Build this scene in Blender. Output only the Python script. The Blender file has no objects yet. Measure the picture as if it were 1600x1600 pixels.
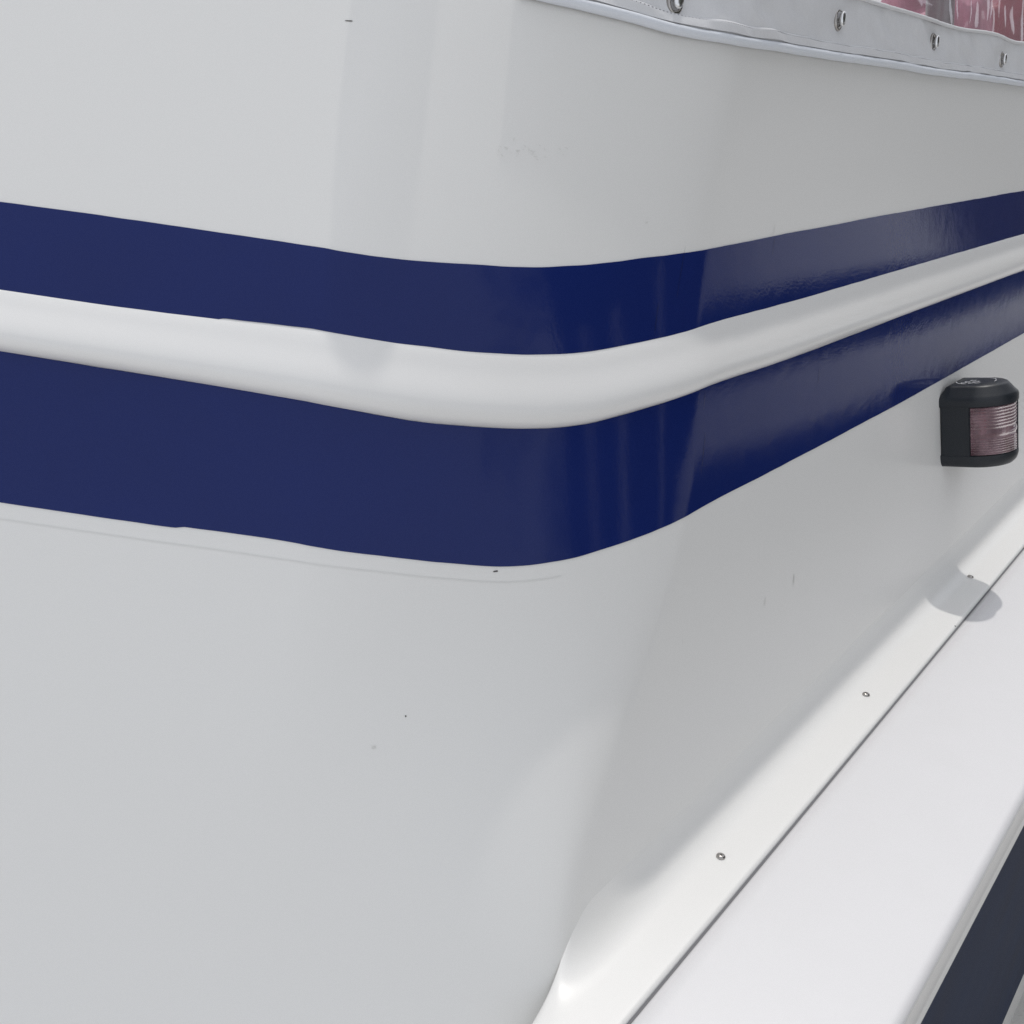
import bpy, bmesh, math, random
import numpy as np
from mathutils import Vector, Matrix, noise
random.seed(4)
rad = math.radians
scn = bpy.context.scene
C = scn.collection

# ------------------------------------------------------------------ camera
HC = 0.57
ROLL, PITCH = rad(2.8624), rad(23.024)
cd = bpy.data.cameras.new('camera'); cam = bpy.data.objects.new('camera', cd); C.objects.link(cam)
upv = Vector((0, math.sin(PITCH), math.cos(PITCH))); fw = Vector((0, math.cos(PITCH), -math.sin(PITCH))); X = Vector((1, 0, 0))
r_ = X*math.cos(ROLL) + upv*math.sin(ROLL); u_ = -X*math.sin(ROLL) + upv*math.cos(ROLL)
m = Matrix((r_, u_, -fw)).transposed().to_4x4(); m.translation = (0, 0, HC)
cam.matrix_world = m
cd.sensor_width = 36; cd.lens = 36; cd.clip_start = 0.02; cd.clip_end = 2000
scn.camera = cam

# plan directions: U runs aft along the cabin side, N points outboard from it
U = np.array([0.62276746, 0.78240698]); N = np.array([U[1], -U[0]]); EF = np.array([1.0, 0.0])

# ------------------------------------------------------------------ light
SN, SU = -0.218, 0.38          # sun direction per unit height (outboard, aft)
sd = N*SN + U*SU
S = Vector((sd[0], sd[1], 1)).normalized()
elev = math.asin(S.z); azim = math.atan2(S.x, S.y)      # clockwise from +Y
w = bpy.data.worlds.new('World'); scn.world = w; w.use_nodes = True
nt = w.node_tree; bg = nt.nodes['Background']
sky = nt.nodes.new('ShaderNodeTexSky'); sky.sky_type = 'NISHITA'; sky.sun_disc = False
sky.sun_elevation = elev; sky.sun_rotation = azim
sky.air_density = 1.0; sky.dust_density = 3.0; sky.ozone_density = 1.0
# thin even veil of bright high haze over the whole sky
veil = nt.nodes.new('ShaderNodeMix'); veil.data_type = 'RGBA'; veil.inputs[0].default_value = 0.72
veil.inputs[7].default_value = (10.0, 10.2, 10.6, 1)
nt.links.new(sky.outputs[0], veil.inputs[6]); nt.links.new(veil.outputs[2], bg.inputs[0])
bg.inputs[1].default_value = 0.15
ld = bpy.data.lights.new('sun', 'SUN'); ld.energy = 2.0; ld.angle = rad(0.9); ld.color = (1, 0.965, 0.92)
lo = bpy.data.objects.new('sun', ld); C.objects.link(lo)
lo.rotation_euler = S.to_track_quat('Z', 'Y').to_euler()
vs = scn.view_settings
vs.view_transform = 'Standard'; vs.look = 'None'; vs.gamma = 1.0; vs.use_curve_mapping = False
vs.exposure = -0.55
scn.render.dither_intensity = 2.0

# ------------------------------------------------------------------ materials
def mat(name, col, rough=0.4, metal=0.0, ior=1.45, bump=None, vary=None, coat=0.0, spec=0.5, rvary=None):
    """bump = (scale, distance, detail); vary = (scale, other colour, amount); rvary=(scale, lo, hi)"""
    mt = bpy.data.materials.new(name); mt.use_nodes = True
    t = mt.node_tree; b = t.nodes['Principled BSDF']
    b.inputs['Base Color'].default_value = (*col, 1); b.inputs['Roughness'].default_value = rough
    b.inputs['Metallic'].default_value = metal; b.inputs['IOR'].default_value = ior
    b.inputs['Coat Weight'].default_value = coat; b.inputs['Coat Roughness'].default_value = 0.08
    b.inputs['Specular IOR Level'].default_value = spec
    tc = t.nodes.new('ShaderNodeTexCoord')
    if vary:
        n = t.nodes.new('ShaderNodeTexNoise'); n.inputs['Scale'].default_value = vary[0]; n.inputs['Detail'].default_value = 3
        t.links.new(tc.outputs['Object'], n.inputs['Vector'])
        r = t.nodes.new('ShaderNodeMapRange'); r.inputs[1].default_value = 0.1; r.inputs[2].default_value = 0.9
        r.inputs[3].default_value = 0; r.inputs[4].default_value = vary[2]; r.interpolation_type = 'SMOOTHSTEP'
        t.links.new(n.outputs['Fac'], r.inputs[0])
        mx = t.nodes.new('ShaderNodeMix'); mx.data_type = 'RGBA'
        mx.inputs[6].default_value = (*col, 1); mx.inputs[7].default_value = (*vary[1], 1)
        t.links.new(r.outputs[0], mx.inputs[0]); t.links.new(mx.outputs[2], b.inputs['Base Color'])
    if rvary:
        n = t.nodes.new('ShaderNodeTexNoise'); n.inputs['Scale'].default_value = rvary[0]; n.inputs['Detail'].default_value = 2
        t.links.new(tc.outputs['Object'], n.inputs['Vector'])
        r = t.nodes.new('ShaderNodeMapRange'); r.inputs[1].default_value = 0.0; r.inputs[2].default_value = 1.0
        r.inputs[3].default_value = rvary[1]; r.inputs[4].default_value = rvary[2]
        t.links.new(n.outputs['Fac'], r.inputs[0]); t.links.new(r.outputs[0], b.inputs['Roughness'])
    if bump:
        prev = None
        for (sc, dist, det) in (bump if isinstance(bump, list) else [bump]):
            n = t.nodes.new('ShaderNodeTexNoise'); n.inputs['Scale'].default_value = sc; n.inputs['Detail'].default_value = det
            t.links.new(tc.outputs['Object'], n.inputs['Vector'])
            bp = t.nodes.new('ShaderNodeBump'); bp.inputs['Distance'].default_value = dist; bp.inputs['Strength'].default_value = 1
            t.links.new(n.outputs['Fac'], bp.inputs['Height'])
            if prev: t.links.new(prev.outputs[0], bp.inputs['Normal'])
            prev = bp
        t.links.new(prev.outputs[0], b.inputs['Normal'])
    return mt

M = {}
M['gelcoat'] = mat('white_gelcoat', (.79, .785, .765), 0.24, bump=(3.5, .0016, 0))
M['moulding'] = mat('moulding_gelcoat', (.80, .795, .78), 0.22)
M['trim'] = mat('trim_gelcoat', (.79, .785, .765), 0.33)
M['deck'] = mat('deck_gelcoat', (.725, .72, .728), 0.42, vary=(25, (.70, .695, .70), .6))
M['vinyl'] = mat('navy_vinyl', (.0085, .0195, .122), 0.07, spec=0.27, vary=(12, (.009, .0185, .105), .6), bump=[(420, .00004, 2), (50, .00008, 1)], rvary=(40, .05, .12))
M['hull_navy'] = mat('navy_paint', (.008, .023, .068), 0.6, spec=0.08, vary=(6, (.016, .02, .04), .8), bump=[(5, .002, 2)])
M['caulk'] = mat('grey_sealant', (.17, .17, .18), 0.7)
M['steel'] = mat('stainless_steel', (.42, .40, .38), 0.22, metal=1, bump=(900, .00005, 2))
M['chrome'] = mat('polished_metal', (.78, .78, .78), 0.24, metal=1)
M['canvas'] = mat('grey_canvas', (.72, .725, .74), 0.85, vary=(30, (.66, .665, .68), .7), bump=[(1800, .00012, 2), (45, .0016, 3)])
M['piping'] = mat('pale_piping', (.72, .75, .80), 0.6, bump=[(500, .0003, 3)])
M['thread'] = mat('grey_thread', (.20, .20, .22), 0.9)
M['black'] = mat('black_plastic', (.0095, .0135, .0195), 0.38, vary=(60, (.02, .022, .026), .5), bump=[(900, .00004, 2)], rvary=(60, .3, .5))
M['white_print'] = mat('white_print', (.55, .56, .58), 0.6)
M['scuff'] = mat('dark_scuff', (.09, .085, .08), 0.8)
M['faint'] = mat('faint_stain', (.67, .665, .64), 0.5)
M['ghost'] = mat('faint_ghost_edge', (.735, .73, .71), 0.35)
M['red'] = mat('red_vinyl', (.36, .025, .05), 0.3, vary=(20, (.28, .02, .06), .6), bump=[(18, .006, 3)])
M['pink'] = mat('faded_pink_cloth', (.62, .30, .38), 0.5, vary=(14, (.50, .13, .22), .9), bump=[(25, .006, 3)])
M['grey_pole'] = mat('grey_pole', (.30, .30, .29), 0.35, metal=.6)
M['dark'] = mat('dark_rubber', (.02, .02, .025), 0.5)
M['ground'] = mat('quay_concrete', (.56, .55, .53), 0.9, vary=(1.5, (.48, .47, .455), .8), bump=(30, .01, 4))
M['grass'] = mat('tree_leaves', (.045, .07, .03), 0.8, vary=(2, (.03, .05, .022), .8))
M['bark'] = mat('tree_bark', (.10, .075, .055), 0.9)
M['timber'] = mat('dark_timber', (.030, .026, .022), 0.8, vary=(8, (.02, .018, .015), .8))
M['slate'] = mat('dark_slate', (.05, .052, .055), 0.7)
M['window_glass'] = mat('dark_window', (.015, .018, .02), 0.05)

M['vinyl_nick'] = mat('vinyl_nick', (.004, .005, .018), 0.5)
M['vinyl_pale'] = mat('vinyl_pale_scratch', (.05, .055, .10), 0.5)
M['deepred'] = mat('deep_red_plastic', (.10, .012, .02), 0.4)
M['bulb'] = mat('red_bulb', (.22, .02, .03), 0.2)
M['lens'] = mat('red_lens', (.68, .43, .49), 0.16, ior=1.49, vary=(40, (.10, .01, .03), 1.0))
M['lens'].node_tree.nodes['Principled BSDF'].inputs['Transmission Weight'].default_value = .6

# ------------------------------------------------------------------ helpers
def link(name, me, m=None, parent=None):
    o = bpy.data.objects.new(name, me); C.objects.link(o)
    if m is not None: me.materials.append(m)
    if parent: o.parent = parent
    return o
def empty(name, label=None, cat=None, loc=(0, 0, 0), group=None):
    o = bpy.data.objects.new(name, None); C.objects.link(o); o.location = loc; o.empty_display_size = .05
    if label: o['label'] = label
    if cat: o['category'] = cat
    if group: o['group'] = group
    return o
def grid_mesh(name, P, closed_u=False, closed_v=False, smooth=True, flip=False):
    """P[i][j] -> 3d points"""
    nu, nv = len(P), len(P[0])
    v = [tuple(P[i][j]) for i in range(nu) for j in range(nv)]
    f = []
    for i in range(nu if closed_u else nu-1):
        for j in range(nv if closed_v else nv-1):
            a = i*nv+j; b = ((i+1) % nu)*nv+j; c = ((i+1) % nu)*nv+(j+1) % nv; d = i*nv+(j+1) % nv
            f.append((a, d, c, b) if flip else (a, b, c, d))
    me = bpy.data.meshes.new(name); me.from_pydata(v, [], f)
    if smooth: me.polygons.foreach_set('use_smooth', [True]*len(f))
    me.update(); return me
def bm_mesh(name, bm, smooth=False, angle=None):
    me = bpy.data.meshes.new(name); bm.normal_update(); bm.to_mesh(me); bm.free()
    if smooth:
        me.polygons.foreach_set('use_smooth', [True]*len(me.polygons))
        if angle: me.set_sharp_from_angle(angle=rad(angle))
    return me
def tube(name, pts, r, n=10, cap=True, m=None, parent=None, rf=None):
    pts = [Vector(p) for p in pts]; bm = bmesh.new(); rings = []
    for i, p in enumerate(pts):
        d = (pts[min(i+1, len(pts)-1)]-pts[max(i-1, 0)]).normalized()
        a = d.orthogonal().normalized() if i == 0 else (A - d*A.dot(d)).normalized()
        A = a; b = d.cross(a); rr = r if rf is None else r*rf(i/(len(pts)-1))
        rings.append([bm.verts.new(p + (a*math.cos(k*math.tau/n)+b*math.sin(k*math.tau/n))*rr) for k in range(n)])
    for i in range(len(rings)-1):
        for k in range(n): bm.faces.new((rings[i][k], rings[i][(k+1) % n], rings[i+1][(k+1) % n], rings[i+1][k]))
    if cap: bm.faces.new(rings[0][::-1]); bm.faces.new(rings[-1])
    return link(name, bm_mesh(name, bm, True, 50), m, parent)
def curve_fn(pts):
    """smooth interpolating function through (t, z) pairs (monotone-limited cubic)"""
    xs = np.array([p[0] for p in pts]); ys = np.array([p[1] for p in pts])
    h = np.diff(xs); dl = np.diff(ys)/h; mm = np.zeros(len(xs)); mm[0] = dl[0]; mm[-1] = dl[-1]
    for i in range(1, len(xs)-1): mm[i] = (dl[i-1]*h[i]+dl[i]*h[i-1])/(h[i]+h[i-1])
    def f(t):
        if t <= xs[0]: return ys[0]+mm[0]*(t-xs[0])
        if t >= xs[-1]: return ys[-1]+mm[-1]*(t-xs[-1])
        i = int(np.searchsorted(xs, t)-1); i = max(0, min(i, len(h)-1)); s = (t-xs[i])/h[i]
        return ((1+2*s)*(1-s)**2*ys[i]+s*(1-s)**2*h[i]*mm[i]+s*s*(3-2*s)*ys[i+1]+s*s*(s-1)*h[i]*mm[i+1])
    return f
def sstep(a, b, x):
    x = min(max((x-a)/(b-a), 0), 1); return x*x*(3-2*x)

# ------------------------------------------------------------------ cabin surface
TS, TF = math.tan(rad(13)), math.tan(rad(20))     # inward lean of the side, rake of the front
AP = (0.03211752, 0.59322349, 0.26956846)
def side_l(z): return .283+TS*(z-HC+.566)
def apex(z):
    h = max(0.0, z-.40); y = AP[1]+TF*(z-AP[2])+.20*(math.sqrt(h*h+.0016)-.04); return np.array([(-side_l(z)-y*N[1])/N[0], y])
def dF(z): return max(.17-(.20*min(z-.27, 0.0)+.03*max(z-.27, 0.0)), .04)
def dS(z): return .024+.146*sstep(0, .3, z)
def hF(z): return .50+.20*(1-sstep(-.02, .26, z))
def hS(z): return .42+.48*(1-sstep(-.02, .26, z))
def surf(t, z):
    P = apex(z); a, b = dF(z), dS(z)
    if t < -a: q = P+EF*t
    elif t > b: q = P+U*t
    else:
        k = (t+a)/(a+b); q = (1-k)**3*(P-EF*a)+3*k*(1-k)**2*(P-EF*a*(1-hF(z)))+3*k*k*(1-k)*(P+U*b*(1-hS(z)))+k**3*(P+U*b)
    return Vector((q[0], q[1], z))
def nrm(t, z):
    h = 1e-3; a = surf(t+h, z)-surf(t-h, z); b = surf(t, z+h)-surf(t, z-h)
    return a.cross(b).normalized()
def off(t, z, d): return surf(t, z)+nrm(t, z)*d

zA = curve_fn([(-0.3789, 0.4805), (-0.2947, 0.4738), (-0.2105, 0.4667), (-0.1375, 0.4601), (-0.0946, 0.4565), (-0.0499, 0.4536), (-0.0136, 0.4516), (0.0197, 0.4518), (0.0742, 0.4542), (0.2646, 0.4570), (0.5530, 0.4584), (1.0294, 0.4584)])
zA2 = curve_fn([(-0.3676, 0.4291), (-0.2844, 0.4220), (-0.2264, 0.4182), (-0.1429, 0.4126), (-0.0869, 0.4060), (-0.0429, 0.4003), (-0.0068, 0.3971), (0.0271, 0.3956), (0.0835, 0.3983), (0.1728, 0.4024), (0.2796, 0.4016), (0.5714, 0.4021), (1.0525, 0.4028)])
zB = curve_fn([(-0.3645, 0.3928), (-0.2821, 0.3844), (-0.1995, 0.3755), (-0.1257, 0.3665), (-0.0849, 0.3598), (-0.0409, 0.3538), (-0.0045, 0.3496), (0.0297, 0.3483), (0.0869, 0.3525), (0.1781, 0.3567), (0.2859, 0.3550), (0.5802, 0.3549), (1.0656, 0.3547)])
zC = curve_fn([(-0.3627, 0.3017), (-0.2797, 0.2943), (-0.1966, 0.2873), (-0.1039, 0.2774), (-0.0602, 0.2697), (-0.0162, 0.2624), (0.0215, 0.2610), (0.0644, 0.2635), (0.1097, 0.2663), (0.2034, 0.2689), (0.2977, 0.2680), (0.5074, 0.2665), (1.0888, 0.2700)])

T0, T1 = -1.25, 2.6
TT = list(np.concatenate([np.linspace(T0, -.42, 18)[:-1], np.linspace(-.42, .32, 150)[:-1], np.linspace(.32, 1.2, 60)[:-1], np.linspace(1.2, T1, 16)]))
def ztop(t): return .70-.082*sstep(-.02, .20, t)

boat = empty('motor_boat', 'white motor boat with raked cabin corner, two navy stripes and narrow side deck', 'boat')

ZN = 130
link('cabin_wall', grid_mesh('cabin_wall', [[surf(t, -.13+(ztop(t)+.13)*j/ZN) for j in range(ZN+1)] for t in TT]), M['gelcoat'], boat)
# cabin roof behind the coaming
roof = []
for t in TT:
    p = surf(t, ztop(t)); roof.append([p, p+Vector((0, .004, -.001)), Vector((p.x-.35 if t > .1 else p.x*.6-.2, p.y+.55, ztop(t)-.02)), Vector((-1.0, 2.6, ztop(t)-.02))])
link('cabin_roof', grid_mesh('cabin_roof', roof, smooth=False), M['gelcoat'], boat)

# vinyl stripes, about a millimetre proud of the gelcoat
def edge_wobble(t, seed, notch=None):
    e = .0005*noise.noise(Vector((t*9, seed, 0)))+.00025*noise.noise(Vector((t*45, seed, 3)))
    if notch:
        for (tn, am, wd) in notch: e += am*sstep(tn-wd, tn, t)*(1-sstep(tn+.05, tn+.12, t))
    return e
def stripe(name, top, bot, seed, label, n_top=None, n_bot=None):
    TS_ = [t for t in np.concatenate([np.linspace(T0, -.42, 14)[:-1], np.linspace(-.42, .32, 260)[:-1], np.linspace(.32, 1.2, 140)[:-1], np.linspace(1.2, T1, 16)])]
    P = []
    for t in TS_:
        a = bot(t)+edge_wobble(t, seed, n_bot); b = top(t)+edge_wobble(t, seed+7, n_top)
        row = [off(t, a, -.0005)]
        for j in range(25):
            z = a+(b-a)*j/24
            row.append(off(t, z, .0006))
        row.append(off(t, b, -.0005)); P.append(row)
    me = grid_mesh(name, P); me.set_sharp_from_angle(angle=rad(40))
    o = link(name, me, M['vinyl'], boat); o['label'] = label
    return o
stripe('upper_stripe', zA, zA2, 1, 'glossy navy vinyl band above the white moulding', n_bot=[(-.222, .0011, .003)])
stripe('lower_stripe', zB, zC, 2, 'wider glossy navy vinyl band below the white moulding', n_top=[(-.232, .0010, .004)], n_bot=[(-.242, .0013, .008)])

# the moulded rail between the stripes
def rail_prof(v):               # v: 0 lower edge .. 1 upper edge -> outward offset
    pts = [(0, -.0015), (.02, .0030), (.07, .0085), (.14, .0122), (.22, .0138), (.32, .0136), (.45, .0116), (.6, .0082), (.72, .0056), (.84, .0036), (.93, .0018), (.985, .0004), (1, .0001)]
    for i in range(len(pts)-1):
        if v <= pts[i+1][0]:
            s = (v-pts[i][0])/(pts[i+1][0]-pts[i][0]); return pts[i][1]+(pts[i+1][1]-pts[i][1])*s
    return 0
RV = [0, .01, .02, .045, .07, .1, .14, .18, .22, .27, .32, .38, .45, .52, .6, .66, .72, .78, .84, .89, .93, .96, .985, 1]
rp = curve_fn([(0, -.0015), (.02, .0030), (.07, .0085), (.14, .0122), (.22, .0138), (.32, .0136), (.45, .0116), (.6, .0082), (.72, .0056), (.84, .0036), (.93, .0018), (.985, .0004), (1, .0001)])
P = []
for t in TT:
    a, b = zB(t)-.0002, zA2(t)+.0011
    k = .82+.04*noise.noise(Vector((t*5, 2.2, 0)))
    P.append([off(t, a+(b-a)*v, rp(v)*k) for v in RV])
link('moulding', grid_mesh('moulding', P), M['moulding'], boat)

# ------------------------------------------------------------------ flange, deck, gunwale
Nv = Vector((N[0], N[1], 0)); Uv = Vector((U[0], U[1], 0))
def side_pt(s, z): return Uv*s-Nv*side_l(z)+Vector((0, 0, z))
FL, SE = [], []
for t in np.concatenate([np.linspace(-.035, .2, 70)[:-1], np.linspace(.2, 2.5, 60)]):
    z = .01
    for _ in range(6):
        q = surf(t, z+.004); s = q.x*U[0]+q.y*U[1]; k = sstep(-.012, .06, t); s = s*k+(.388+.5*t)*(1-k); z = .022*s
    p = side_pt(s, z+.004); l0 = .2290+.01289*(s-.4338); D = side_l(z+.004)-l0; n = Nv
    P0 = surf(t, z-.045+.081*sstep(-.035, .06, t)); P1 = p; P2 = p+n*.026; row = [P0-n*.003]
    for k in range(15):
        f_ = k/14; q = P0*(1-f_)**2+P1*2*f_*(1-f_)+P2*f_*f_; row.append(q+n*(.0003*min(1, k/4)-.00035*max(0, 1-k/2)))
    for o_ in (.45, .7, .9): row.append(p+n*(.026+(D-.0035-.026)*o_))
    for k in range(7):
        a_ = k/6*math.pi/2; row.append(p+n*(D-.0032+.0032*math.sin(a_))+Vector((0, 0, -.0032+.0032*math.cos(a_))))
    row.append(Vector((p.x, p.y, z-.006))+n*D); FL.append(row)
    SE.append([p+n*(D-.0012)+Vector((0, 0, -.0034)), p+n*(D+.0018)+Vector((0, 0, -.0036))])
FL.insert(0, [v+Vector((0, 0, -.12)) for v in FL[0]])
link('trim_flange', grid_mesh('trim_flange', FL), M['trim'], boat).data.set_sharp_from_angle(angle=rad(50))
link('sealant_seam', grid_mesh('sealant_seam', SE, smooth=False), M['caulk'], boat)

def edge_pt(s): l = .0862+.0122*s; return Vector((U[0]*s-N[0]*l, U[1]*s-N[1]*l, 0))
Nv = Vector((N[0], N[1], 0)); Uv = Vector((U[0], U[1], 0))
ED, GE, HN, HW = [], [], [], []
for s in np.linspace(.385, 3.2, 60):
    l0 = .2290+.01289*(s-.4338)-.0007
    a = Uv*s-Nv*l0; b = edge_pt(s); z = .022*s
    a.z = z-.002; row = [a, a+Nv*.0012+Vector((0, 0, .002))]
    for k in (.1, .3, .5, .7, .9): q = a.lerp(b, k); q.z = z; row.append(q)
    for k in range(8):
        an = k/7*math.pi/2; q = b-Nv*.007*(1-math.sin(an)); q.z = z-.007+.007*math.cos(an); row.append(q)
    ED.append(row)
    b0 = b.copy(); b0.z = z-.007
    # gunwale face: slight outward lean with a rounded nose and a lip
    g = [b0]
    for (o_, d_) in ((.0006, .014), (.0013, .024), (.0012, .032), (.0006, .042), (.0004, .050), (.0018, .0525), (.0018, .0555), (-.004, .057)):
        q = b+Nv*o_; q.z = z-d_; g.append(q)
    GE.append(g)
for s in np.linspace(-1.6, 3.2, 60):
    b = edge_pt(s); z = .022*s
    if s < .40: z -= .13*(1-sstep(.20, .37, s))
    HN.append([Vector((b.x, b.y, 0))-Nv*(.002+.004*j/10)+Vector((0, 0, z-.05-(.86)*j/10)) for j in range(11)])
    HN[-1] += [HN[-1][-1]-Nv*.002+Vector((0, 0, -.004))]
    e = Vector((b.x, b.y, z))
    HW.append([e-Nv*(.010+.001*j)+Vector((0, 0, -.06-.18*j)) for j in range(9)])
link('side_deck', grid_mesh('side_deck', ED), M['deck'], boat)
link('gunwale_edge', grid_mesh('gunwale_edge', GE), M['moulding'], boat)
o = link('hull_band', grid_mesh('hull_band', HN), M['hull_navy'], boat); o['label'] = 'dark navy band on the hull below the deck edge'
link('hull_side', grid_mesh('hull_side', HW), M['gelcoat'], boat)
# foredeck in front of the cabin, one step lower than the side deck
FD = []
for k in range(31):
    f_ = k/30; t = -1.2+1.23*f_; q = surf(t, -.112); q.z = -.112
    o_ = Vector((-1.3, -.9, -.112)).lerp(edge_pt(.36)+Vector((0, 0, -.112)), f_)+Vector((0, -.3*math.sin(f_*math.pi), 0)); o_.z = -.112
    FD.append([q, q.lerp(o_, .4), o_])
link('foredeck', grid_mesh('foredeck', FD), M['deck'], boat)

# deck screws in the flange
def pan_screw(name, r=.0037, h=.0022):
    bm = bmesh.new(); n = 20; rings = []
    for (rr, z) in ((r*1.0, 0), (r, h*.35), (r*.86, h*.75), (r*.6, h*.96), (r*.42, h)):
        rings.append([bm.verts.new((rr*math.cos(k*math.tau/n), rr*math.sin(k*math.tau/n), z)) for k in range(n)])
    for i in range(len(rings)-1):
        for k in range(n): bm.faces.new((rings[i][k], rings[i][(k+1) % n], rings[i+1][(k+1) % n], rings[i+1][k]))
    # cross recess: star-shaped sunk floor
    star = []
    for k in range(n):
        a = k*math.tau/n; rr = r*(.36 if k % 5 == 0 else .12); star.append(bm.verts.new((rr*math.cos(a), rr*math.sin(a), h*.98)))
    flo = [bm.verts.new((v.co.x*.7, v.co.y*.7, h*.3)) for v in star]
    for k in range(n):
        bm.faces.new((rings[-1][k], rings[-1][(k+1) % n], star[(k+1) % n], star[k]))
        bm.faces.new((star[k], star[(k+1) % n], flo[(k+1) % n], flo[k]))
    bm.faces.new(flo)
    return bm_mesh(name, bm, True, 35)
sme = pan_screw('screw'); sme.materials.append(M['steel'])
for i, (l, s) in enumerate(((.2569, .6057), (.2601, .9026), (.2650, 1.241), (.266, 1.60), (.268, 1.96))):
    q = Uv*s-Nv*l
    # flange surface height there
    o = bpy.data.objects.new('screw', sme); C.objects.link(o); o.parent = boat
    o.location = (q.x, q.y, .022*s+.0039); o.rotation_euler = (.06*(i-1), .05, .7*i+.3)

# small marks on the gelcoat
def mark(name, t, z, length, width, m, ang=0.0, lift=.00035, wob=.2, n=9):
    bm = bmesh.new(); A, B = [], []
    for k in range(n):
        s = k/(n-1)-.5; wdt = width*(.35+.65*math.sqrt(max(0, 1-(2*s)**2)))*(1+wob*random.uniform(-1, 1))
        dt, dz = math.cos(ang)*length*s, math.sin(ang)*length*s
        nt_, nz_ = -math.sin(ang)*wdt/2, math.cos(ang)*wdt/2
        A.append(bm.verts.new(off(t+dt+nt_, z+dz+nz_, lift))); B.append(bm.verts.new(off(t+dt-nt_, z+dz-nz_, lift)))
    for k in range(n-1): bm.faces.new((B[k], B[k+1], A[k+1], A[k]))
    return link(name, bm_mesh(name, bm, True), m, boat)
for (t, z, ln, wd, mm_, an) in (
    (-0.1798, 0.5985, .0052, .0007, 'scuff', 0), (-.0281, .2608, .0034, .0011, 'scuff', 0), (-.0989, .1773, .0012, .0009, 'scuff', 1.2),
    (-.122, .1593, .0030, .0016, 'faint', .4), (.3629, .1615, .0085, .0022, 'faint', 1.5), (.3061, .1604, .0065, .0018, 'faint', 1.2),
    (.1657, .1764, .0030, .0008, 'faint', 1.2), (0.0750, 0.4777, .0028, .0012, 'faint', .2), (.2735, .4628, .0090, .0007, 'faint', 1.57)):
    mark('scratch', t, z, ln, wd, M[mm_], an)
for k in range(26):       # crazed patch of tiny crackle marks on the upper front
    mark('crackle_mark', -0.0337+random.gauss(0, .013), .522+random.gauss(0, .0035)-.0, random.uniform(.0008, .003), .0004, M['faint'], random.gauss(-.4, .6), n=4)
for (t, z, ln, an, mm_) in ((.1812, .309, .030, 1.45, 'scuffb'), (.0985, .413, .020, 1.5, 'scuffb'), (.122, .443, .036, 1.52, 'scuffb'), (.2756, .450, .014, 1.55, 'scuffb'), (.562, .345, .009, 1.2, 'scuffl'), (.3895, .330, .014, 1.5, 'scuffl'), (.1785, .347, .012, 1.5, 'scuffl')):
    mark('vinyl_scratch', t, z, ln, .00028, M['vinyl_nick'] if mm_ == 'scuffb' else M['vinyl_pale'], an, lift=.0009, wob=.5, n=14)
# ghost outline of an older, wider stripe below the lower band
P = [[off(t, zC(t)-.0102+dz, .00022) for dz in (-.00035, .00035)] for t in np.linspace(-.42, .02, 60)]
link('ghost_line', grid_mesh('ghost_line', P), M['ghost'], boat)
# empty screw hole with a chipped rim beside the nearest screw
q = Uv*.6103-Nv*.2705; q.z = .0180
bm = bmesh.new(); bmesh.ops.create_circle(bm, cap_ends=True, segments=12, radius=.0012)
h = link('screw_hole', bm_mesh('screw_hole', bm), M['dark'], boat); h.location = q; h.rotation_euler = (0, .35, -.65); h.scale = (1.6, .7, 1)

for s_ in (1.105, 1.468):
    bm = bmesh.new(); bmesh.ops.create_icosphere(bm, subdivisions=1, radius=.0011); o = link('nick', bm_mesh('nick', bm), M['scuff'], boat)
    q = Uv*s_-Nv*(.2290+.01289*(s_-.4338)+.0016); o.location = (q.x, q.y, .022*s_+.0034); o.scale = (1.6, .8, .5)

# ------------------------------------------------------------------ canvas side screen
hem = curve_fn([(-0.1200, 0.6320), (-0.0388, 0.6197), (-0.0145, 0.6164), (0.0161, 0.6131), (0.0622, 0.6062), (0.1206, 0.6031), (0.2106, 0.6016), (0.3369, 0.5992), (0.4938, 0.5974), (0.5883, 0.5950), (0.7420, 0.5943), (0.9616, 0.5912), (2.5000, 0.5770)])
win = curve_fn([(-0.1200, 0.6760), (0.1000, 0.6575), (0.3450, 0.6475), (0.4389, 0.6446), (0.5670, 0.6411), (0.6298, 0.6385), (0.7947, 0.6396), (0.8645, 0.6358), (0.9372, 0.6371), (2.5000, 0.6220)])
FAST = [(0.0650, 0.6245), (0.3326, 0.6293), (0.5849, 0.6236), (0.8383, 0.6166), (1.1400, 0.6100), (1.4500, 0.6040), (1.7500, 0.6000)]
cover = empty('canvas_screen', 'grey canvas screen with clear window buttoned over the cabin top', 'boat canvas', surf(.5, .6))
bpy.context.view_layer.update()
def link_to(o, parent):
    o.parent = parent; o.matrix_parent_inverse = parent.matrix_basis.inverted(); return o
CT = list(np.concatenate([np.linspace(-0.0608, 1.2, 330)[:-1], np.linspace(1.2, 2.5, 60)]))
def pucker(t, z):
    d = .0052
    for (tf, zf) in FAST:
        r2 = ((t-tf)/.05)**2+((z-zf)/.018)**2
        d -= .0034*math.exp(-r2*1.6)
    d += .0020*noise.noise(Vector((t*16, z*40, 1)))+.0011*noise.noise(Vector((t*38+z*60, z*30, 5)))
    return max(d, .0015)
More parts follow.
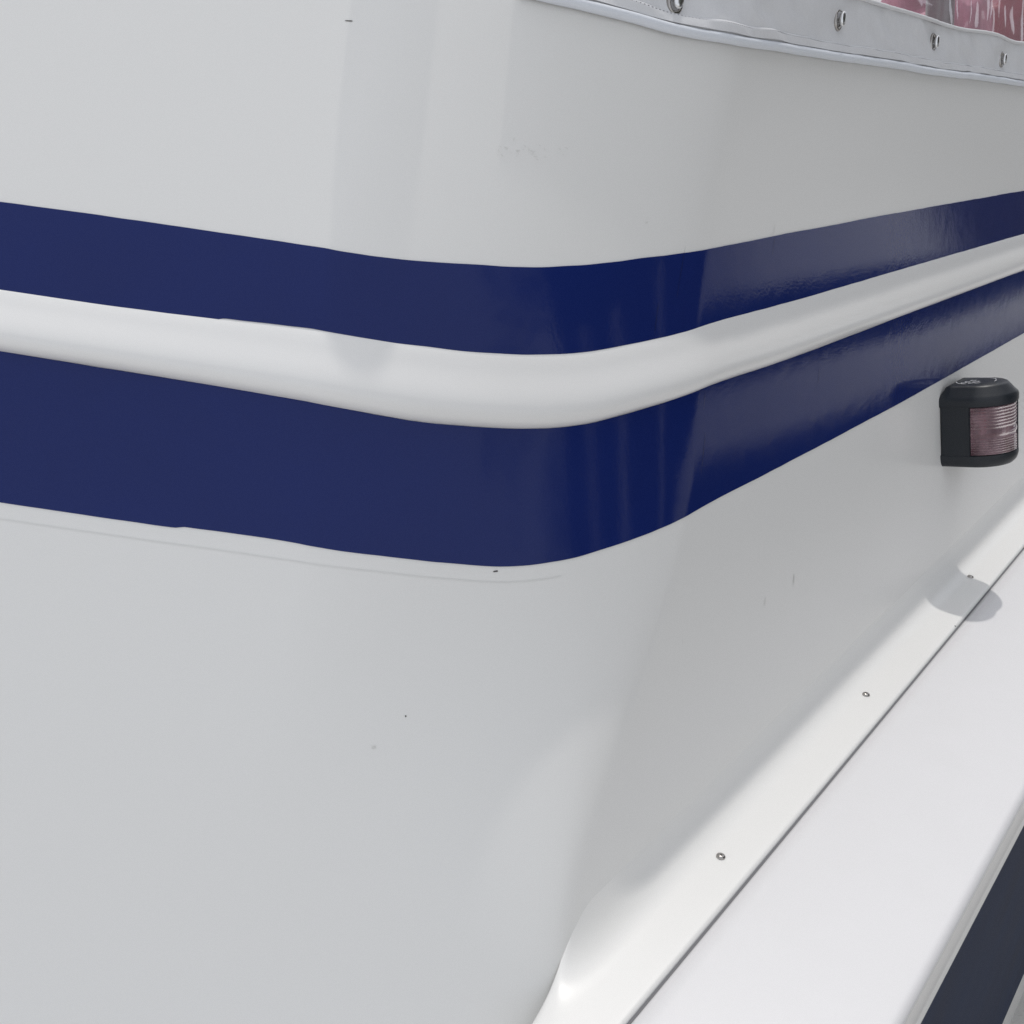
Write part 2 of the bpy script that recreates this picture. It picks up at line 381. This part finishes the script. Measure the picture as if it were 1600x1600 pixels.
# diagonal pull folds between the buttons
def folds(t, z): return .0009*math.sin((t*1.0+z*2.2)*95)*math.exp(-((z-.622)/.02)**2)
rows = 22; P = []
for t in CT:
    a, b = hem(t)+.0028, win(t)+.0025; row = [off(t, a, .0008)]
    for j in range(rows+1):
        z = a+(b-a)*j/rows; row.append(off(t, z, pucker(t, z)+folds(t, z)))
    row.append(off(t, b, .0010)); P.append(row)
link_to(link('canvas_border', grid_mesh('canvas_border', P), M['canvas']), cover)
# raised hem band and welt above the window joint
P = []
for t in CT:
    row = []
    wv = .0009*noise.noise(Vector((t*22, 4, 2)))
    for k in range(9):
        v = k/8; z = hem(t)+.0030+v*.0078
        row.append(off(t, z+wv, pucker(t, z)+folds(t, z)+.0002+.0016*math.sin(min(1, (1-v)*4+.0)*math.pi/2)*(1 if v < .99 else 0)))
    P.append(row)
link_to(link('hem_band', grid_mesh('hem_band', P), M['canvas']), cover)
pts = [off(t, hem(t)-.0006+.0006*noise.noise(Vector((t*30, 9, 2))), .0046+.0007*noise.noise(Vector((t*25, 3, 8)))) for t in CT]
link_to(tube('hem_piping', pts, .0037, 12, m=M['piping']), cover)
pts = [off(t, win(t)+.0022, .0050+pucker(t, win(t))*.3+.0006*noise.noise(Vector((t*60, 3, 8)))) for t in CT]
link_to(tube('window_welt', pts, .0019, 8, m=M['canvas']), cover)
# lockstitch: short thread dashes, joined
bm = bmesh.new()
t = -0.0488
while t < 1.3:
    for (fz, dz) in ((hem, .0088),):
        z = fz(t)+dz; wv = .0009*noise.noise(Vector((t*22, 4, 2)))
        a = off(t, z+wv, pucker(t, z)+folds(t, z)+.0014); b = off(t+.0026, fz(t+.0026)+dz+wv+.0003, pucker(t, z)+folds(t, z)+.0014)
        dirv = (b-a).normalized(); s_ = dirv.cross(nrm(t, z)).normalized(); n_ = nrm(t, z)
        ring = []
        for (p, sc) in ((a, .35), (a.lerp(b, .5), 1), (b, .35)):
            ring.append([bm.verts.new(p+(s_*math.cos(k*math.tau/6)+n_*math.sin(k*math.tau/6))*.00055*sc) for k in range(6)])
        for i in range(2):
            for k in range(6): bm.faces.new((ring[i][k], ring[i][(k+1) % 6], ring[i+1][(k+1) % 6], ring[i+1][k]))
    t += .0036
st = link('stitching', bm_mesh('stitching', bm, True), M['thread']); st['kind'] = 'stuff'; link_to(st, cover)

# turn-button fasteners: oval eyelet plate (on the canvas) with a turned button
def fastener(t, z):
    c = off(t, z, pucker(t, z)); n = nrm(t, z)
    b = (surf(t, z+.002)-surf(t, z)).normalized(); a = b.cross(n).normalized()
    def Wp(x, y, h): return c+(a*x+b*y+n*h)*.82
    bm = bmesh.new(); K = 36
    prof = [(1.0, -.002), (1.0, .0012), (.93, .0022), (.80, .0024), (.70, .0018), (.66, .0006), (.66, -.002)]
    rings = [[bm.verts.new(Wp(.0085*s*math.cos(k*math.tau/K), .0125*s*math.sin(k*math.tau/K), h)) for k in range(K)] for (s, h) in prof]
    for i in range(len(rings)-1):
        for k in range(K): bm.faces.new((rings[i][k], rings[i][(k+1) % K], rings[i+1][(k+1) % K], rings[i+1][k]))
    plate = link('eyelet_plate', bm_mesh('eyelet_plate', bm, True, 60), M['steel']); link_to(plate, cover)
    # post + button, button long axis upright
    bm = bmesh.new(); K = 24
    prof = [(.0032, .0030, -.001), (.0032, .0030, .0034), (.0046, .0075, .0038), (.0052, .0088, .0048), (.0052, .0088, .0066), (.0044, .0078, .0077), (.0026, .0052, .0083), (.0004, .0008, .0085)]
    rings = [[bm.verts.new(Wp(rx*math.cos(k*math.tau/K), ry*math.sin(k*math.tau/K), h)) for k in range(K)] for (rx, ry, h) in prof]
    for i in range(len(rings)-1):
        for k in range(K): bm.faces.new((rings[i][k], rings[i][(k+1) % K], rings[i+1][(k+1) % K], rings[i+1][k]))
    bm.faces.new(rings[-1])
    btn = link('turn_button', bm_mesh('turn_button', bm, True, 50), M['chrome'])
    btn.parent = plate; btn.matrix_parent_inverse = Matrix.Identity(4)
for f in FAST: fastener(*f)

# crinkled clear window above the welt
cv = bpy.data.materials.new('clear_vinyl'); cv.use_nodes = True; t_ = cv.node_tree; t_.nodes.remove(t_.nodes['Principled BSDF'])
gl = t_.nodes.new('ShaderNodeBsdfGlossy'); gl.inputs['Roughness'].default_value = .06; gl.inputs['Color'].default_value = (.9, .88, .9, 1)
tr = t_.nodes.new('ShaderNodeBsdfTransparent'); tr.inputs['Color'].default_value = (.86, .84, .86, 1)
fr = t_.nodes.new('ShaderNodeFresnel'); fr.inputs['IOR'].default_value = 1.5
mxs = t_.nodes.new('ShaderNodeMixShader'); bpn = t_.nodes.new('ShaderNodeBump'); bpn.inputs['Distance'].default_value = .002
nz = t_.nodes.new('ShaderNodeTexNoise'); nz.inputs['Scale'].default_value = 14; nz.inputs['Detail'].default_value = 1; nz.inputs['Distortion'].default_value = .8
tcn = t_.nodes.new('ShaderNodeTexCoord')
t_.links.new(tcn.outputs['Object'], nz.inputs['Vector']); t_.links.new(nz.outputs['Fac'], bpn.inputs['Height'])
t_.links.new(bpn.outputs[0], gl.inputs['Normal']); t_.links.new(bpn.outputs[0], fr.inputs['Normal'])
t_.links.new(fr.outputs[0], mxs.inputs[0]); t_.links.new(tr.outputs[0], mxs.inputs[1]); t_.links.new(gl.outputs[0], mxs.inputs[2])
dfn = t_.nodes.new('ShaderNodeBsdfDiffuse'); dfn.inputs['Color'].default_value = (.74, .66, .70, 1)
mx2 = t_.nodes.new('ShaderNodeMixShader'); mx2.inputs[0].default_value = .22      # slightly clouded old vinyl
t_.links.new(mxs.outputs[0], mx2.inputs[1]); t_.links.new(dfn.outputs[0], mx2.inputs[2])
t_.links.new(mx2.outputs[0], t_.nodes['Material Output'].inputs['Surface'])
P = []
for t in CT[::1]:
    a = win(t)+.001; row = []
    for j in range(27):
        z = a+.20*(j/26)**1.3
        cr = .004*noise.noise(Vector((t*18+z*14, z*26, 7)))+.003*abs(noise.noise(Vector((t*30, z*16+t*20, 11))))
        row.append(off(t, z, .0035+cr*min(1, j/5)))
    P.append(row)
link_to(link('clear_window', grid_mesh('clear_window', P), cv), cover)

# things heaped behind the window
def lump(name, label, cat, c, r, m, seed, rough_=.35, sub=4, axes=None):
    bm = bmesh.new(); bmesh.ops.create_icosphere(bm, subdivisions=sub, radius=1)
    for v in bm.verts:
        p = v.co.copy(); s = 1+rough_*noise.noise(p*1.3+Vector((seed, 0, 0)))+rough_*.5*noise.noise(p*3.1+Vector((0, seed, 0)))
        e = .6; p = Vector([math.copysign(abs(k)**e, k) for k in p])
        v.co = Vector((p.x*r[0], p.y*r[1], p.z*r[2]))*s
    o = link(name, bm_mesh(name, bm, True), m); o.location = c
    o.rotation_euler = (random.uniform(-.2, .2), random.uniform(-.2, .2), math.atan2(U[1], U[0])+random.uniform(-.3, .3))
    o['label'] = label; o['category'] = cat; return o
def inside(t, z, d): p = surf(t, z); return Vector((p.x, p.y, z))-Nv*d
lump('cushion', 'crumpled pale pink cushion behind the clear window, left of the grey pole', 'cushion', inside(.53, .665, .12), (.13, .06, .075), M['pink'], 3)
lump('cushion', 'pale pink cushion behind the clear window, just right of the grey pole', 'cushion', inside(.98, .665, .13), (.19, .06, .08), M['pink'], 9)
lump('cushion', 'bright red cushion at the far right behind the clear window', 'cushion', inside(1.42, .66, .12), (.17, .07, .09), M['red'], 6)
lump('bag', 'small black bag at the left end behind the clear window', 'bag', inside(.42, .650, .05), (.05, .022, .016), M['dark'], 2)
pp = inside(.72, .60, .035)
o = tube('support_pole', [pp+Vector((0, 0, k*.05)) - Nv*k*.008 for k in range(8)], .016, 20, m=M['grey_pole']); o['label'] = 'grey support pole standing behind the clear canvas window'; o['category'] = 'pole'

# mast-like post standing on the front coaming (its shadow falls down the cabin front)
def fpt(x_t, z): return surf(x_t, z)
a = surf(-0.1006, 0.4595)+S/S.z*.47; b = surf(-0.1518, 0.6127)+S/S.z*.115
d = (a-b); base = b-d*.10; top = a-d*.46
o = tube('canopy_post', [base.lerp(top, k/12) for k in range(13)], .0245, 24, m=M['gelcoat'], rf=lambda f: 1-.45*f**3); o['label'] = 'white canopy post leaning on the front edge of the cabin roof'; o['category'] = 'post'

# ------------------------------------------------------------------ port navigation light
e1 = Uv.copy(); e3 = Vector((-N[0]*TS, -N[1]*TS, 1)).normalized(); e2 = e1.cross(e3).normalized()
if e2.dot(Nv) < 0: e2 = -e2
L0 = Vector((0.50628591, 1.15069375, 0.1664))
lamp = bpy.data.objects.new('navigation_light', None); C.objects.link(lamp); lamp.empty_display_size = .03
lamp.matrix_world = Matrix((Vector((e1.x, e2.x, e3.x, L0.x)), Vector((e1.y, e2.y, e3.y, L0.y)), Vector((e1.z, e2.z, e3.z, L0.z)), Vector((0, 0, 0, 1))))
lamp['label'] = 'black navigation light with pinkish red ribbed lens on the white cabin side'; lamp['category'] = 'navigation light'
LW, LS, LH = .080, .034, .0965; LR = LW/2
def dshape(g, n=28, back=0.0):
    """D-shaped plan outline grown by g: back corners, then half ellipse outward"""
    o_ = [(-g, back), (-g, LS*.5), ]
    for k in range(n+1):
        a_ = math.pi-math.pi*k/n; o_.append((LR+(LR+g)*math.cos(a_), LS+(LR+g)*math.sin(a_)*.98))
    o_ += [(LW+g, LS*.5), (LW+g, back)]
    return o_
def loft(name, layers, m, parent, cap0=True, cap1=True, ang=40):
    bm = bmesh.new(); rings = [[bm.verts.new((x, y, c)) for (x, y) in pts] for (pts, c) in layers]
    n = len(rings[0])
    for i in range(len(rings)-1):
        for k in range(n): bm.faces.new((rings[i][k], rings[i][(k+1) % n], rings[i+1][(k+1) % n], rings[i+1][k]))
    if cap0: bm.faces.new(rings[0][::-1])
    if cap1: bm.faces.new(rings[-1])
    bmesh.ops.recalc_face_normals(bm, faces=bm.faces)
    return link(name, bm_mesh(name, bm, True, ang), m, parent)
base_ = loft('lamp_base', [(dshape(-.0045), .0), (dshape(-.0012), .0035), (dshape(.0004), .0075), (dshape(.0010), .0105), (dshape(.0010), .0135), (dshape(.0003), .0143)], M['black'], lamp)
cap_ = loft('lamp_cap', [(dshape(-.0005), .0715), (dshape(.0012), .0722), (dshape(.0016), .0745), (dshape(.0016), .0795), (dshape(.0008), .0820), (dshape(-.0012), .0840), (dshape(-.0085, back=.004), .0925), (dshape(-.0100, back=.005), .0940), (dshape(-.0120, back=.006), .0948), (dshape(-.024, back=.014), .0956)], M['black'], lamp)
# housing: back and near cheek, then the strip past the lens
def wall_arc(pts_in, pts_out, c0, c1, name, m, parent):
    bm = bmesh.new(); n = len(pts_in)
    g = {}
    for s, pts in (('i', pts_in), ('o', pts_out)):
        for ci, c in enumerate((c0, c1)):
            g[s, ci] = [bm.verts.new((x, y, c)) for (x, y) in pts]
    for k in range(n-1):
        bm.faces.new((g['o', 0][k], g['o', 0][k+1], g['o', 1][k+1], g['o', 1][k]))
        bm.faces.new((g['i', 0][k+1], g['i', 0][k], g['i', 1][k], g['i', 1][k+1]))
    for e in (0, n-1): bm.faces.new((g['o', 0][e], g['i', 0][e], g['i', 1][e], g['o', 1][e]))
    bmesh.ops.recalc_face_normals(bm, faces=bm.faces)
    return link(name, bm_mesh(name, bm, True, 40), m, parent)
def arc(r, a0, a1, n): return [(LR+r*math.cos(a0+(a1-a0)*k/n), LS+r*math.sin(a0+(a1-a0)*k/n)*.98) for k in range(n+1)]
A_end = rad(78)
oute = [(LW*.5, 0), (.002, 0), (.0, .002), (.0, .02), (.0, LS-.0005)]; inn = [(LW*.5, .003), (.004, .003), (.0035, .004), (.0035, .02), (.0035, LS-.0005)]
wall_arc(inn, oute, .0138, .0725, 'housing', M['black'], lamp)
o2 = arc(LR*1.015, A_end, 0, 14)+[(LW, .02), (LW, 0), (LW*.5, 0)]; i2 = arc(LR*.93, A_end, 0, 14)+[(LW-.004, .02), (LW-.004, .003), (LW*.5, .003)]
wall_arc(i2, o2, .0138, .0725, 'far_housing', M['black'], lamp)
# thin raised frame edge where the lens meets the cheek
wall_arc([(.001, LS-.004), (.001, LS-.0015)], [(-.0007, LS-.004), (-.0007, LS-.0015)], .0140, .0722, 'lens_frame', M['black'], lamp)
# ribbed lens
prof = []
cz = .0142
for (c0, c1, nr) in ((.0150, .0345, 7), (.0365, .0440, 0), (.0455, .0712, 7)):
    if nr == 0:
        for k in range(7): prof.append((c0+(c1-c0)*k/6, .0004+.0007*math.sin(math.pi*k/6)))
    else:
        for k in range(nr):
            p0 = c0+(c1-c0)*k/nr; dp = (c1-c0)/nr
            up_ = c0 > .04
            for (f_, h_) in ((.02, .0), (.12, .0011 if not up_ else .0002), (.5, .0007), (.85, .0002 if not up_ else .0011), (.97, .0)): prof.append((p0+dp*f_, h_))
la = arc(1, rad(180), A_end-.01, 44); LP = []
for k in range(45):
    a_ = rad(180)+(A_end-.01-rad(180))*k/44
    LP.append([Vector((LR+(LR*.965+h)*math.cos(a_), LS+(LR*.965+h)*math.sin(a_)*.98, c)) for (c, h) in prof])
lens = link('lens', grid_mesh('lens', LP), M['lens'], lamp); lens['label'] = 'pinkish red clear lens with fine horizontal ribs'
# bulb and holder inside
loft('bulb_holder', [([(LR+.010*math.cos(k*math.tau/16), LS+.002+.010*math.sin(k*math.tau/16)) for k in range(16)], c) for c in (.0138, .030)], M['dark'], lamp)
loft('bulb', [([(LR+r*math.cos(k*math.tau/16), LS+.002+r*math.sin(k*math.tau/16)) for k in range(16)], c) for (r, c) in ((.006, .030), (.008, .036), (.008, .052), (.005, .059), (.001, .061))], M['bulb'], lamp)
loft('reflector', [([(LR+.013*math.cos(k*math.tau/16)*1.8, .012+.006*math.sin(k*math.tau/16)) for k in range(16)], c) for c in (.0140, .0720)], M['deepred'], lamp)
# worn white emblem on the cap: sweeping oval arc and small worn figures
def strokes(name, lines, wd, m, parent, zf):
    bm = bmesh.new()
    for ln in lines:
        A_, B_ = [], []
        for i, (x, y) in enumerate(ln):
            x0, y0 = ln[max(0, i-1)]; x1, y1 = ln[min(len(ln)-1, i+1)]; dx, dy = x1-x0, y1-y0; L_ = math.hypot(dx, dy) or 1
            ww = wd*(.55+.45*math.sin(math.pi*(i+.5)/len(ln)))*random.uniform(.7, 1.15)
            A_.append(bm.verts.new((x-dy/L_*ww, y+dx/L_*ww, zf(x, y)))); B_.append(bm.verts.new((x+dy/L_*ww, y-dx/L_*ww, zf(x, y))))
        for i in range(len(ln)-1): bm.faces.new((A_[i], B_[i], B_[i+1], A_[i+1]))
    return link(name, bm_mesh(name, bm), m, parent)
ez = .0962
ell = lambda cx, cy, rx, ry, a0, a1, n=18: [(cx+rx*math.cos(a0+(a1-a0)*k/n), cy+ry*math.sin(a0+(a1-a0)*k/n)) for k in range(n+1)]
ecx, ecy = .037, .030
lines = [ell(ecx, ecy, .022, .0225, rad(-10), rad(62)), ell(ecx, ecy, .021, .021, rad(195), rad(262)), ell(ecx, ecy, .0215, .0215, rad(70), rad(100), 6)]
for (x, y, s) in ((-.012, -.010, 1), (-.012, -.002, 1), (-.011, .005, 1.1), (-.004, -.008, 1), (-.003, .001, 1.2), (.004, -.004, 1)):
    lines.append(ell(ecx+x, ecy+y, .0036*s, .0028*s, random.uniform(0, 2), random.uniform(4.2, 6), 8)); lines.append([(ecx+x-.002, ecy+y-.003), (ecx+x, ecy+y), (ecx+x+.003, ecy+y+.003)])
strokes('emblem', lines, .0007, M['white_print'], lamp, lambda x, y: ez)

# ------------------------------------------------------------------ quay, neighbour boat, and unseen objects added for reflections and shade
gm = bpy.data.meshes.new('ground'); G = 300; gm.from_pydata([(-G, -G, -1.25), (G, -G, -1.25), (G, G, -1.25), (-G, G, -1.25)], [], [(0, 1, 2, 3)])
g_ = link('ground', gm, M['ground']); g_['kind'] = 'structure'

def cruiser(label, loc, yaw, L=8.0, B=2.6, col='hull_navy'):
    """small motor cruiser, keel on the quay cradle: dark topsides, white bulwark, white cabin with windows"""
    r = empty('neighbour_boat', label, 'boat', loc); r.rotation_euler = (0, 0, yaw); r.scale = (1.3, 1.3, 1.3)
    secs = []
    for i in range(17):
        s = i/16; x = L*(s-.5); hb = max(B/2*(1-max(0, (s-.5)/.5)**2.4)*(1-.10*max(0, (.3-s)/.3)), .03); sh = 1.08+.30*s**2
        secs.append((x, hb, sh, s))
    def ring(prof):
        out = []
        for (x, hb, sh, s) in secs:
            pts = [Vector((x+.5*s*s*(zf-.6), y*hb, z0+zf*sh)) for (y, zf, z0) in prof]
            out.append(pts+[Vector((p.x, -p.y, p.z)) for p in pts[::-1]])
        return out
    link('hull', grid_mesh('hull', ring([(.02, 0, 0), (.55, .1, 0), (.88, .3, 0), (.94, .52, 0)])), M[col], r)
    link('topsides', grid_mesh('topsides', ring([(.942, .52, 0), (.955, .6, 0), (.97, .72, 0), (.978, .80, 0)])), M['gelcoat'], r)
    link('bulwark', grid_mesh('bulwark', ring([(.98, .80, 0), (1.0, 1.0, .004), (1.01, 1, .20), (.985, 1, .22), (.95, 1, .21), (.94, 1, .05)])), M[col], r)
    link('deck', grid_mesh('deck', ring([(.95, 1, .06), (.5, 1, .08), (.0, 1, .09)])), M['deck'], r)
    bm = bmesh.new(); lo_ = [(-1.9, -.92), (1.5, -.78), (1.5, .78), (-1.9, .92)]; hi_ = [(-1.7, -.72), (.6, -.62), (.6, .62), (-1.7, .72)]
    a_ = [bm.verts.new((x, y, 1.22)) for x, y in lo_]; b_ = [bm.verts.new((x, y, 2.65)) for x, y in hi_]
    for k in range(4): bm.faces.new((a_[k], a_[(k+1) % 4], b_[(k+1) % 4], b_[k]))
    bm.faces.new(b_); bmesh.ops.bevel(bm, geom=list(bm.edges), offset=.07, segments=3, affect='EDGES')
    link('cabin', bm_mesh('cabin', bm, True, 40), M['gelcoat'], r)
    for sg in (-1, 1):
        for (x0, x1) in ((-1.55, -.75), (-.6, .1), (.25, .75)):
            f = lambda x, z: Vector((x, sg*(.885-.02*(x+1.9)*.6-(z-1.22)*.125+.012), z))
            q = [f(x0, 1.98), f(x1-.15, 1.98), f(x1-.25, 2.36), f(x0+.05, 2.36)]
            bm = bmesh.new(); fs = [bm.verts.new(v) for v in q]; bs = [bm.verts.new(v-Vector((0, sg*.03, 0))) for v in q]
            bm.faces.new(fs)
            for k in range(4): bm.faces.new((fs[k], fs[(k+1) % 4], bs[(k+1) % 4], bs[k]))
            bmesh.ops.recalc_face_normals(bm, faces=bm.faces); link('window', bm_mesh('window', bm), M['window_glass'], r)
    return r
yawU = math.atan2(U[1], U[0])
p = Nv*4.2+Uv*9.4
cruiser('white cabin motor boat with dark topsides standing alongside, mirrored in the stripes', (p.x, p.y, -1.25), yawU+math.pi)
# unseen tall dark hall, added to block sky light from the cabin side
blocker = empty('storage_hall', 'tall dark timber storage hall across the quay', 'building'); c = Nv*11.5+Uv*23.6
blocker.location = (c.x, c.y, -1.25); blocker.rotation_euler = (0, 0, yawU)
bm = bmesh.new()
sx, sy, h1, h2 = 21.0, 5.0, 14.0, 16.5
v = [bm.verts.new(q) for q in ((-sx, -sy, 0), (sx, -sy, 0), (sx, sy, 0), (-sx, sy, 0), (-sx, -sy, h1), (sx, -sy, h1), (sx, sy, h1), (-sx, sy, h1), (-sx, 0, h2), (sx, 0, h2))]
for f in ((0, 1, 5, 4), (2, 3, 7, 6), (1, 2, 6, 9, 5), (3, 0, 4, 8, 7)): bm.faces.new([v[k] for k in f])
link('wall', bm_mesh('wall', bm), M['timber'], blocker)
bm = bmesh.new()
for sg in (-1, 1):
    q = [bm.verts.new(k) for k in ((-sx-.3, sg*(sy+.3), h1-.13), (sx+.3, sg*(sy+.3), h1-.13), (sx+.3, 0, h2+.03), (-sx-.3, 0, h2+.03))]
    t2 = [bm.verts.new(k.co+Vector((0, 0, .08))) for k in q]
    bm.faces.new(q); bm.faces.new(t2)
    for k in range(4): bm.faces.new((q[k], q[(k+1) % 4], t2[(k+1) % 4], t2[k]))
bmesh.ops.recalc_face_normals(bm, faces=bm.faces); link('roof', bm_mesh('roof', bm), M['slate'], blocker)
for x in (-17, -10.5, -4, 4, 10.5, 17):
    bm = bmesh.new(); bmesh.ops.create_cube(bm, size=1); bmesh.ops.scale(bm, vec=(3.6, .06, 4.6), verts=bm.verts); bmesh.ops.translate(bm, vec=(x, sy+.035, 2.3), verts=bm.verts)
    bmesh.ops.bevel(bm, geom=list(bm.edges), offset=.01, segments=1, affect='EDGES'); link('door', bm_mesh('door', bm), M['timber'], blocker)
for i, (n_, u_2, r2, h3) in enumerate(((3.4, 3.0, .05, 3.2), (3.2, 1.9, .06, 3.0), (4.2, 1.6, .05, 3.3))):  # unseen posts, added so the stripes mirror pale upright streaks
    q = Nv*n_+Uv*u_2; q.z = -1.25
    o = tube('mooring_post', [q+Vector((0, 0, h3*k/5)) for k in range(6)], r2, 16, m=M['gelcoat'])
    o['label'] = ['slim white mooring post nearest the navy cruiser', 'thick white mooring post, middle of the three', 'slim white mooring post in front of the hall'][i]; o['category'] = 'post'; o['group'] = 'white mooring posts along the quay'

def added_tree(label, x_n, x_u, h, seed):
    rnd = random.Random(seed); q = Nv*x_n+Uv*x_u
    r = empty('tree', label, 'tree', (q.x, q.y, -1.25))
    tr_ = tube('trunk', [Vector((.12*math.sin(k*.7+seed), .1*math.cos(k), h*.75*k/7)) for k in range(8)], .14, 10, m=M['bark'], rf=lambda f: 1-.8*f); tr_.parent = r
    for k in range(6):
        a_ = k*2.4+seed; z0 = h*(.32+.06*k); tb = tube('limb', [Vector((math.cos(a_)*j*.28, math.sin(a_)*j*.28, z0+j*.22)) for j in range(5)], .05, 6, m=M['bark'], rf=lambda f: 1-.8*f); tb.parent = tr_
    v, f = [], []
    clumps = [(Vector((rnd.gauss(0, h*.15), rnd.gauss(0, h*.15), h*(.35+.6*rnd.random()))), h*rnd.uniform(.07, .15)) for _ in range(34)]
    for (c_, cr) in clumps:
        for _ in range(110):
            d_ = Vector((rnd.gauss(0, 1), rnd.gauss(0, 1), rnd.gauss(0, 1))).normalized()*cr*rnd.random()**.4; p_ = c_+d_
            a_ = Vector((rnd.gauss(0, 1), rnd.gauss(0, 1), rnd.gauss(0, 1))).normalized(); b_ = a_.orthogonal().normalized(); sz = rnd.uniform(.06, .13)
            i0 = len(v); v += [p_-a_*sz, p_+b_*sz*.5, p_+a_*sz, p_-b_*sz*.5]; f.append((i0, i0+1, i0+2, i0+3))
    me = bpy.data.meshes.new('crown'); me.from_pydata([tuple(k) for k in v], [], f); link('crown', me, M['grass'], r)
added_tree('tall dark green tree at the near corner of the hall', 6.0, 3.0, 7.5, 3)  # out of view; added to soften the mirrored end of the hall
